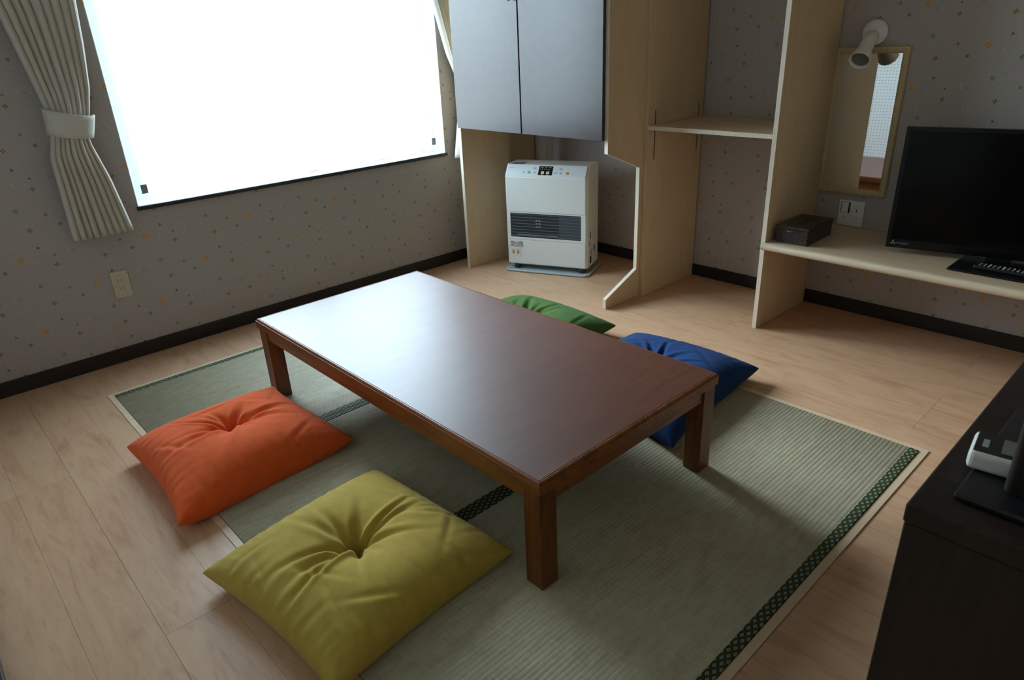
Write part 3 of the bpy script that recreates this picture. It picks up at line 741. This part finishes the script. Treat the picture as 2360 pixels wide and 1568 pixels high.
# wall cabinet with two dark doors
cb = thing('wall_cabinet', 'dark two-door cabinet hung above the white heater', 'cabinet', (-0.37, -0.69, 0.81))
obj('cabinet_body', B((-0.7335, -1.2090, 0.825), (-0.012, -0.1815, 2.16)), M['birchZ'], cb)
for ya, yb, ky in ((-0.6855, -0.1790, -0.655), (-1.2115, -0.6935, -0.725)):
    dr = obj('cabinet_door', B((-0.7555, ya, 0.8140), (-0.7365, yb, 2.15), 0.0008), M['door'], cb)
    bm = bmesh.new(); bm_lathe(bm, [(0, 0.026), (0.012, 0.025), (0.014, 0.020), (0.008, 0.012), (0.006, 0)], 20, Matrix.Translation((-0.7557, ky, 1.428 if ky > -0.7 else 1.438)) @ Matrix.Rotation(-PI/2, 4, 'Y'))
    obj('door_knob', bm, M['black'], dr)

# ------------------------------------------------------------------ fan heater
ht = thing('fan_heater', 'white fan heater standing on its grey tray under the cabinet', 'heater', (-0.406, -0.551, 0), math.radians(-66))
def HB(name, lo_, hi_, mat, parent=ht, bevel=0.0, seg=1): return obj(name, B(lo_, hi_, bevel, seg), mat, parent, local=True)
bm = bmesh.new()
side = [(-0.0975, 0.036), (0.108, 0.036), (0.108, 0.598), (0.102, 0.605), (-0.055, 0.605), (-0.0975, 0.550)]
bm_prism(bm, side, 'x', -0.246, 0.244)
bmesh.ops.bevel(bm, geom=[e_ for e_ in bm.edges if abs(e_.verts[0].co.x-e_.verts[1].co.x) < 1e-6 and e_.verts[0].co.y < -0.05 and e_.verts[1].co.y < -0.05], offset=0.012, segments=5, affect='EDGES', clamp_overlap=True)
bmesh.ops.bevel(bm, geom=[e_ for e_ in bm.edges if e_.calc_face_angle(0) > 0.7], offset=0.003, segments=2, affect='EDGES', clamp_overlap=True)
hb = obj('heater_body', bm, M['heater'], ht, local=True); smooth_by_angle(hb)
HB('front_panel', (-0.236, -0.1020, 0.3475), (0.234, -0.0965, 0.5435), M['heater'], bevel=0.0035, seg=2)
HB('front_panel', (-0.236, -0.1020, 0.0400), (0.234, -0.0965, 0.1850), M['heater'], bevel=0.0035, seg=2)
# grille surround (frame) and louvres
bm = bmesh.new(); gx0, gx1, gz0, gz1 = -0.2175, 0.2085, 0.1990, 0.3400
for lo_, hi_ in (((-0.236, -0.1015, 0.1865), (gx0, -0.0970, 0.3460)), ((gx1, -0.1025, 0.1865), (0.234, -0.0970, 0.3460)), ((gx0, -0.1025, 0.1865), (gx1, -0.0970, gz0)), ((gx0, -0.1025, gz1), (gx1, -0.0970, 0.3460))): bm_box(bm, lo_, hi_)
obj('grille_surround', bm, M['heater'], ht, local=True)
HB('grille_back', (gx0, -0.0982, gz0), (0.077, -0.0974, gz1), M['grillebox'])
HB('grille_shield', (0.077, -0.0992, gz0), (gx1, -0.0974, gz1), M['grillebox2'])
for k in range(8):
    z = 0.2065 + k*0.01775
    HB('louver', (gx0+0.002, -0.1018, z), (gx1-0.001, -0.0992, z+0.0030), M['slate'], bevel=0.0006)
# little inner burner bracket marks
bm = bmesh.new()
for z in (0.2955, 0.277, 0.2590):
    for x in (-0.062, -0.044): bm_box(bm, (x, -0.0990, z), (x+0.010, -0.0981, z+0.009))
bm_box(bm, (-0.18, -0.0990, 0.2125), (0.07, -0.0981, 0.2165))
obj('burner_bracket', bm, M['steel'], ht, local=True)
# sloped control panel: plane through (y -0.0975,z 0.550) - (y -0.055,z 0.605)
ang = math.atan2(0.055, 0.0425)
PM = Matrix.Translation((0, -0.0975, 0.550)) @ Matrix.Rotation(ang, 4, 'X')   # local: x right, y up the slope, z outward
def HP(name, x0, x1, s0, s1, h, mat, parent=None, bevel=0.0, h0=-0.001):
    bm = B((x0, s0, h0), (x1, s1, h), bevel); bm.transform(PM); return obj(name, bm, mat, parent or ht, local=True)
SL = math.hypot(0.055, 0.0425)
cp = HP('control_panel', -0.234, 0.232, 0.004, SL-0.003, 0.0014, M['panel'], bevel=0.001)
dpn = HP('display', -0.044, 0.038, 0.008, SL-0.008, 0.0020, M['blackg'], cp)
def btn(x, s, w, h, mat, name='button'): return HP(name, x-w/2, x+w/2, s-h/2, s+h/2, 0.0032, mat, cp, bevel=0.0008, h0=0.0010)
for x, mt in ((-0.132, 'white'), (-0.099, 'green'), (-0.068, 'white'), (0.056, 'white'), (0.086, 'white'), (0.126, 'orange_b')): btn(x, 0.0225, 0.016, 0.015, M[mt])
for x in (-0.019, 0.012): btn(x, 0.0225, 0.018, 0.016, M['white'])
bm = bmesh.new()
for x in (-0.132, -0.099, -0.068, 0.056, 0.086, 0.126):
    bm_box(bm, (x-0.0012, 0.041, 0.0010), (x+0.0012, 0.0445, 0.0018))
    if x in (-0.068, 0.086):
        for r_ in range(2): bm_box(bm, (x-0.011, 0.044+0.006*r_, 0.0010), (x+0.009, 0.0460+0.006*r_, 0.0018))
for x in (-0.132, -0.068, 0.056, 0.086): bm_box(bm, (x-0.004, 0.019, 0.0030), (x+0.004, 0.0245, 0.0036))
for k in range(7): bm_box(bm, (-0.222+0.005*k, 0.046, 0.0010), (-0.2185+0.005*k, 0.0485, 0.0018))
bm.transform(PM); obj('panel_print', bm, M['greyd'], cp, local=True)['kind'] = 'stuff'
bm = bmesh.new()
for k in range(6): bm_box(bm, (-0.036+0.011*k, 0.0425, 0.0018), (-0.031+0.011*k, 0.0445, 0.0026))
for k in range(3): bm_box(bm, (-0.034+0.024*k, 0.053, 0.0018), (-0.020+0.024*k, 0.0550, 0.0026))
for x in (-0.019, 0.012): bm_box(bm, (x-0.005, 0.0085, 0.0018), (x+0.005, 0.0105, 0.0026))
bm.transform(PM); obj('display_marks', bm, M['yellow_b'], cp, local=True)['kind'] = 'stuff'
bm = bmesh.new()
for x in (-0.019, 0.012): bm_box(bm, (x-0.005, 0.0215, 0.0030), (x+0.005, 0.0238, 0.0036))
bm_box(bm, (0.0109, 0.0180, 0.0030), (0.0131, 0.0275, 0.0036)); bm_box(bm, (0.121, 0.0195, 0.0030), (0.131, 0.0255, 0.0036))
bm.transform(PM); obj('button_marks', bm, M['greyd'], cp, local=True)['kind'] = 'stuff'
# stickers on the lower panel
st = HB('warning_label', (-0.221, -0.1036, 0.1425), (-0.1455, -0.1029, 0.1735), M['grey'])
bm = bmesh.new()
for r_ in range(3):
    for k in range(9-r_):
        if (k*7+r_*3) % 5: bm_box(bm, (-0.217+0.0078*k, -0.1040, 0.1465+0.006*r_), (-0.2115+0.0078*k, -0.1034, 0.1490+0.006*r_))
bm_box(bm, (-0.199, -0.1040, 0.1655), (-0.190, -0.1034, 0.1712)); bm_box(bm, (-0.187, -0.1040, 0.1655), (-0.171, -0.1034, 0.1712))
obj('label_print', bm, M['white'], st, local=True)
st = HB('pictogram_label', (-0.2185, -0.1036, 0.0915), (-0.1600, -0.1029, 0.1285), M['heater'])
for mt, L in (('orange_b', [(-0.212, 0.1000, 0.013, 0.018), (-0.184, 0.1000, 0.014, 0.017)]), ('greyd', [(-0.211, 0.0965, 0.014, 0.002), (-0.186, 0.0965, 0.014, 0.002), (-0.207, 0.1040, 0.005, 0.009), (-0.178, 0.1040, 0.005, 0.009)]), ('red', [(-0.213, 0.1225, 0.019, 0.0025), (-0.189, 0.1225, 0.021, 0.0025), (-0.200, 0.1090, 0.003, 0.008), (-0.171, 0.1070, 0.003, 0.010)])):
    bm = bmesh.new()
    for q, (x, z, w, h) in enumerate(L): bm_box(bm, (x, -0.1040-0.0001*(mt != 'orange_b'), z), (x+w, -0.1034, z+h))
    obj('label_print', bm, M[mt], st, local=True)
# top plates
HB('top_plate', (-0.222, -0.045, 0.6046), (-0.145, 0.010, 0.6056), M['slate'])
HB('top_plate', (-0.020, -0.030, 0.6046), (0.130, 0.055, 0.6054), M['panel'])
# right-hand side: cap holes
for y, z, w, h in ((-0.043, 0.200, 0.016, 0.042), (-0.049, 0.160, 0.010, 0.022), (0.033, 0.110, 0.018, 0.036), (-0.026, 0.100, 0.018, 0.034), (-0.037, 0.055, 0.030, 0.042)):
    HB('side_cap', (0.2436, y-w/2, z), (0.2446, y+w/2, z+h), M['grey'] if w == 0.018 and z == 0.100 else M['black'], bevel=0.0003)
HB('side_sticker', (0.2436, 0.000, 0.190), (0.2444, 0.050, 0.245), M['panel'])
HB('handle_recess', (0.2436, -0.015, 0.488), (0.2443, 0.060, 0.522), M['panel'])
# feet
for x in (-0.190, 0.205):
    for y in (-0.080, 0.085):
        bm = bmesh.new(); bm_lathe(bm, [(0, 0), (0.018, 0), (0.020, 0.006), (0.015, 0.024), (0, 0.024)], 18, Matrix.Translation((x, y, 0.0125))); obj('foot', bm, M['black'], ht, local=True)
# drip tray with rounded corners and raised rim
def rrect(x0, x1, y0, y1, r, n=6):
    P = []
    for cx, cy, a0 in ((x1-r, y1-r, 0), (x0+r, y1-r, 90), (x0+r, y0+r, 180), (x1-r, y0+r, 270)):
        for k in range(n+1): a = math.radians(a0+90*k/n); P.append((cx+r*math.cos(a), cy+r*math.sin(a)))
    return P
bm = bmesh.new(); L = []
for ins, z in ((0.004, 0.0008), (0, 0.005), (0, 0.012), (0.004, 0.014), (0.008, 0.012), (0.018, 0.006), (0.05, 0.006)):
    L.append([bm.verts.new((x, y, z)) for x, y in rrect(-0.252+ins, 0.262-ins, -0.146+ins, 0.148-ins, max(0.035-ins, 0.004))])
for A, Bq in zip(L, L[1:]):
    for i in range(len(A)):
        f = bm.faces.new((A[i], A[(i+1) % len(A)], Bq[(i+1) % len(A)], Bq[i])); f.smooth = True
bm.faces.new(L[-1]); bm.faces.new(L[0][::-1]); bmesh.ops.recalc_face_normals(bm, faces=bm.faces[:])
obj('drip_tray', bm, M['tray'], ht, local=True)

# ------------------------------------------------------------------ mirror, lamp, plates on the right wall
mi = thing('wall_mirror', 'tall mirror in a pale wooden frame on the flowered wallpaper', 'mirror', (-0.01, -2.03, 0.86))
ya, yb, za, zb, fw_ = -2.1815, -1.8800, 0.550, 1.1600, 0.0265
def mring(bm, prof):
    L = []
    for ins, x in prof: L.append([bm.verts.new(p) for p in ((x, ya+ins, za+ins), (x, yb-ins, za+ins), (x, yb-ins, zb-ins), (x, ya+ins, zb-ins))])
    for A, Bq in zip(L, L[1:]+L[:1]):
        for i in range(4): bm.faces.new((A[i], A[(i+1) % 4], Bq[(i+1) % 4], Bq[i]))
    bmesh.ops.recalc_face_normals(bm, faces=bm.faces[:])
bm = bmesh.new(); mring(bm, [(0, -0.001), (0, -0.010), (0.003, -0.016), (0.009, -0.018), (0.011, -0.0165), (0.018, -0.0175), (0.0235, -0.015), (fw_, -0.0115), (fw_, -0.001)])
obj('mirror_frame', bm, M['mframe'], mi)
obj('mirror_glass', B((-0.0100, ya+fw_-0.001, za+fw_-0.001), (-0.004, yb-fw_+0.001, zb-fw_+0.001)), M['mirror'], mi)

lp = thing('spot_lamp', 'white wall spotlight pointing down above the mirror', 'lamp', (0, -2.032, 1.213))
RX = Matrix.Rotation(-PI/2, 4, 'Y')
bm = bmesh.new(); bm_lathe(bm, [(0, 0.0005), (0.050, 0.0005), (0.050, 0.012), (0.046, 0.018), (0.030, 0.023), (0, 0.024)], 40, Matrix.Translation((0, -2.032, 1.213)) @ RX)
obj('wall_plate', bm, M['white'], lp)
pA, pB = Vector((-0.040, -2.034, 1.205)), Vector((-0.160, -2.046, 1.112)); ax = (pB-pA); Ln = ax.length
QM = Matrix.Translation(pA) @ ax.to_track_quat('Z', 'Y').to_matrix().to_4x4()
bm = bmesh.new(); bm_tube(bm, [(-0.018, -2.033, 1.213), (-0.036, -2.0335, 1.211), (-0.050, -2.034, 1.200)], 0.011, 14); obj('swivel_arm', bm, M['white'], lp)
bm = bmesh.new(); bm_lathe(bm, [(0, -0.004), (0.020, -0.002), (0.0255, 0.004), (0.0275, 0.05), (0.0285, 0.095), (0.033, 0.112), (0.0395, Ln-0.006), (0.0410, Ln), (0.0385, Ln), (0.0355, Ln-0.008), (0.030, Ln-0.022)], 36, QM); obj('lamp_head', bm, M['white'], lp)
bm = bmesh.new(); bm_lathe(bm, [(0.0335, Ln-0.012), (0.024, Ln-0.016), (0.012, Ln-0.020), (0, Ln-0.021)], 30, QM); obj('bulb', bm, M['lcd'], lp)

def plate(label, name, lo_, hi_, mat): return thing(name, label, 'outlet', ((lo_[0]+hi_[0])/2, (lo_[1]+hi_[1])/2, lo_[2]))
sw = thing('switch_plate', 'white switch and outlet plate under the mirror above the desk', 'switch', (0, -2.049, 0.46))
obj('plate', B((-0.0075, -2.1060, 0.4045), (-0.0003, -1.9940, 0.5205), 0.003, 3), M['white'], sw)
def SW(name, y0, y1, z0, z1, x, mat, p=sw): return obj(name, B((x, y0, z0), (-0.0068, y1, z1), 0.0003), mat, p)
SW('switch_gap', -2.0445, -2.0035, 0.463, 0.5125, -0.0077, M['black'])
SW('rocker', -2.0375, -2.0075, 0.4645, 0.5110, -0.0105, M['white'])
SW('socket_face', -2.0900, -2.0600, 0.422, 0.512, -0.0082, M['white']); SW('socket_face', -2.0400, -2.0120, 0.422, 0.455, -0.0082, M['white'])
for y, z in ((-2.074, 0.478),): SW('slot', y-0.0018, y+0.0018, z-0.007, z+0.007, -0.0086, M['black'])
for y in (-2.0215, -2.0330, -2.0690, -2.0815): SW('slot', y-0.0009, y+0.0009, 0.4390, 0.4475, -0.0086, M['black'])
ot = thing('wall_outlet', 'beige double outlet low on the wall below the tied drape', 'outlet', (-2.546, 0, 0.347))
obj('plate', B((-2.5815, -0.0070, 0.2870), (-2.5115, -0.0003, 0.4070), 0.003, 3), M['beige'], ot)
obj('socket_face', B((-2.5640, -0.0085, 0.3050), (-2.5360, -0.0065, 0.3900), 0.0006), M['beige'], ot)
for z in (0.3665, 0.3325):
    for x in (-2.5567, -2.5437): obj('slot', B((x-0.0010, -0.0089, z-0.0045), (x+0.0010, -0.0083, z+0.0045)), M['black'], ot)

# ------------------------------------------------------------------ television and things on the desk
tv = thing('television', 'black flat television standing on the wall desk', 'television', (-0.215, -2.685, dt), math.radians(-77.05))
def TV(name, lo_, hi_, mat, parent=tv, bevel=0.0, seg=1): return obj(name, B(lo_, hi_, bevel, seg), mat, parent, local=True)
hw, z0, z1 = 0.380, 0.0225, 0.4860
bm = bmesh.new(); bz = 0.016
for lo_, hi_ in (((-hw, -0.006, z0), (-hw+bz, 0.022, z1)), ((hw-bz, -0.006, z0), (hw, 0.022, z1)), ((-hw+bz, -0.006, z1-bz), (hw-bz, 0.022, z1)), ((-hw+bz, -0.006, z0), (hw-bz, 0.022, z0+0.034))): bm_box(bm, lo_, hi_, 0, 0.0015)
obj('bezel', bm, M['blackg'], tv, local=True)
TV('screen', (-hw+bz, -0.002, z0+0.034), (hw-bz, 0.004, z1-bz), M['screen'])
TV('back_shell', (-hw+0.01, 0.020, z0+0.01), (hw-0.01, 0.040, z1-0.01), M['black'], bevel=0.006, seg=2)
TV('stand_neck', (-0.04, 0.004, 0.008), (0.04, 0.030, z0+0.02), M['black'])
# three-rhombus mark and maker's lettering on the lower left bezel
bm = bmesh.new()
def rhomb(cx, cz, a):
    d_ = Vector((math.cos(a), math.sin(a))); s1 = 0.0062
    p0 = Vector((cx, cz)); u1 = Vector((math.cos(a-PI/6), math.sin(a-PI/6)))*s1; u2 = Vector((math.cos(a+PI/6), math.sin(a+PI/6)))*s1
    q = [p0, p0+u1, p0+u1+u2, p0+u2]; bm_prism(bm, [(w_.x, w_.y) for w_ in q], 'y', -0.0066, -0.0058)
for a in (PI/2, PI/2+2*PI/3, PI/2-2*PI/3): rhomb(-hw+0.024, z0+0.0205, a)
obj('maker_mark', bm, M['steel'], tv, local=True)
def text_bm(s_, size, depth=0.0003):
    cu = bpy.data.curves.new('t', 'FONT'); cu.body = s_; cu.size = size; cu.extrude = depth; cu.resolution_u = 2
    to = bpy.data.objects.new('t', cu); COL.objects.link(to); dg = bpy.context.evaluated_depsgraph_get(); dg.update()
    me = bpy.data.meshes.new_from_object(to.evaluated_get(dg)); bm = bmesh.new(); bm.from_mesh(me)
    bpy.data.objects.remove(to); bpy.data.meshes.remove(me); bpy.data.curves.remove(cu); return bm
bm = text_bm('MITSUBISHI', 0.0085); bm.transform(Matrix.Translation((-hw+0.0345, -0.0063, z0+0.0165)) @ Matrix.Rotation(PI/2, 4, 'X'))
obj('maker_lettering', bm, M['steel'], tv, local=True)
# base (axis-aligned to the desk)
bm = bmesh.new(); bm_box(bm, (-0.3975, -2.868, dt+0.0004), (-0.190, -2.5685, dt+0.0085), 0, 0.002)
obj('stand_base', bm, M['blackg'], tv)

rm = thing('remote_control', 'black remote control lying on the television base', 'remote', (-0.33, -2.745, dt+0.009), math.radians(-91.5))
obj('casing', B((-0.105, -0.024, 0), (0.105, 0.024, 0.013), 0.004, 2), M['black'], rm, local=True)
rs = random.Random(4)
for i in range(13):
    for j in range(3):
        x = -0.088+i*0.0148; y = -0.014+j*0.0135
        mt = 'grey' if rs.random() < 0.75 else 'white'
        if i == 1 and j == 0: mt = 'yellow_b'
        if i == 11: mt = ['blue_b', 'yellow_b', 'red'][j]
        if i == 6 and j == 0: mt = 'green'
        obj('remote_button', B((x-0.003, y-0.0022, 0.0128), (x+0.003, y+0.0022, 0.0144), 0.0004), M[mt], rm, local=True)

tbx = thing('tissue_box', 'dark brown woven tissue box on the desk beside the end panel', 'tissue box', (-0.312, -1.983, dt+0.0005), math.radians(1))
def taper(x0, x1, y0, y1, z0_, z1_, g):
    bm = bmesh.new(); bm_box(bm, (x0, y0, z0_), (x1, y1, z1_))
    for v in bm.verts:
        if v.co.z > (z0_+z1_)/2: v.co.x += math.copysign(g, v.co.x); v.co.y += math.copysign(g, v.co.y)
    bmesh.ops.bevel(bm, geom=bm.edges[:], offset=0.003, segments=2, affect='EDGES'); return bm
obj('basket', taper(-0.119, 0.119, -0.069, 0.069, 0, 0.062, 0.001), M['wicker'], tbx, local=True)
ld_ = obj('lid', taper(-0.124, 0.124, -0.073, 0.073, 0.0622, 0.074, 0.0), M['wicker'], tbx, local=True)
obj('slot', B((-0.060, -0.010, 0.0738), (0.060, 0.008, 0.0746)), M['black'], ld_, local=True)
bm = bmesh.new(); bm_tube(bm, [(-0.1255, 0.02, 0.060), (-0.130, 0.012, 0.055), (-0.130, 0.004, 0.055), (-0.1255, -0.004, 0.060)], 0.0015, 6)
obj('clasp', bm, M['steel'], tbx, local=True)

# ------------------------------------------------------------------ black chest in the foreground and the things on it
HZ = 0.70
ch = thing('black_chest', 'black brown wooden chest in the foreground corner', 'chest', (-1.85, -3.32, 0))
obj('chest_top', B((-2.366, -3.600, HZ-0.028), (-1.250, -3.062, HZ), 0.003, 2), M['chest'], ch)
obj('chest_body', B((-2.3640, -3.598, 0.0008), (-1.254, -3.0640, HZ-0.0285), 0.0015), M['chest'], ch)
tr = thing('desk_tray', 'flat black tray on the foreground chest', 'tray', (-2.16, -3.21, HZ+0.0005))
bm = bmesh.new(); bm_box(bm, (-2.319, -3.330, HZ+0.0006), (-2.030, -3.100, HZ+0.010), 0, 0.003, 2); obj('tray_board', bm, M['black'], tr)
bx = thing('dark_stand', 'upright dark brown board standing on the black tray', 'stand', (-2.2, -3.2, HZ+0.0105))
bm = bmesh.new(); P = rrect(-2.276, -2.252, -3.300, -3.141, 0.010, 5); bm_prism(bm, P, 'z', HZ+0.0110, HZ+0.23); o = obj('box_body', bm, M['chest'], bx); smooth_by_angle(o)
ac = thing('white_remote', 'white remote with dark face and small display on the black chest', 'remote', (-2.183, -3.114, HZ+0.0108), math.radians(-83))
# x along the device length (towards the camera's left), front = -y
obj('remote_case', B((-0.030, -0.066, 0), (0.118, 0.002, 0.027), 0.007, 3), M['white'], ac, local=True)
obj('face_plate', B((-0.026, -0.060, 0.0265), (0.114, -0.003, 0.0278), 0.0004), M['black'], ac, local=True)
obj('display', B((0.004, -0.052, 0.0276), (0.06, -0.012, 0.0284), 0.0003), M['lcd'], ac, local=True)
obj('indicator', B((-0.018, -0.046, 0.0276), (-0.011, -0.024, 0.0282)), M['grey'], ac, local=True)
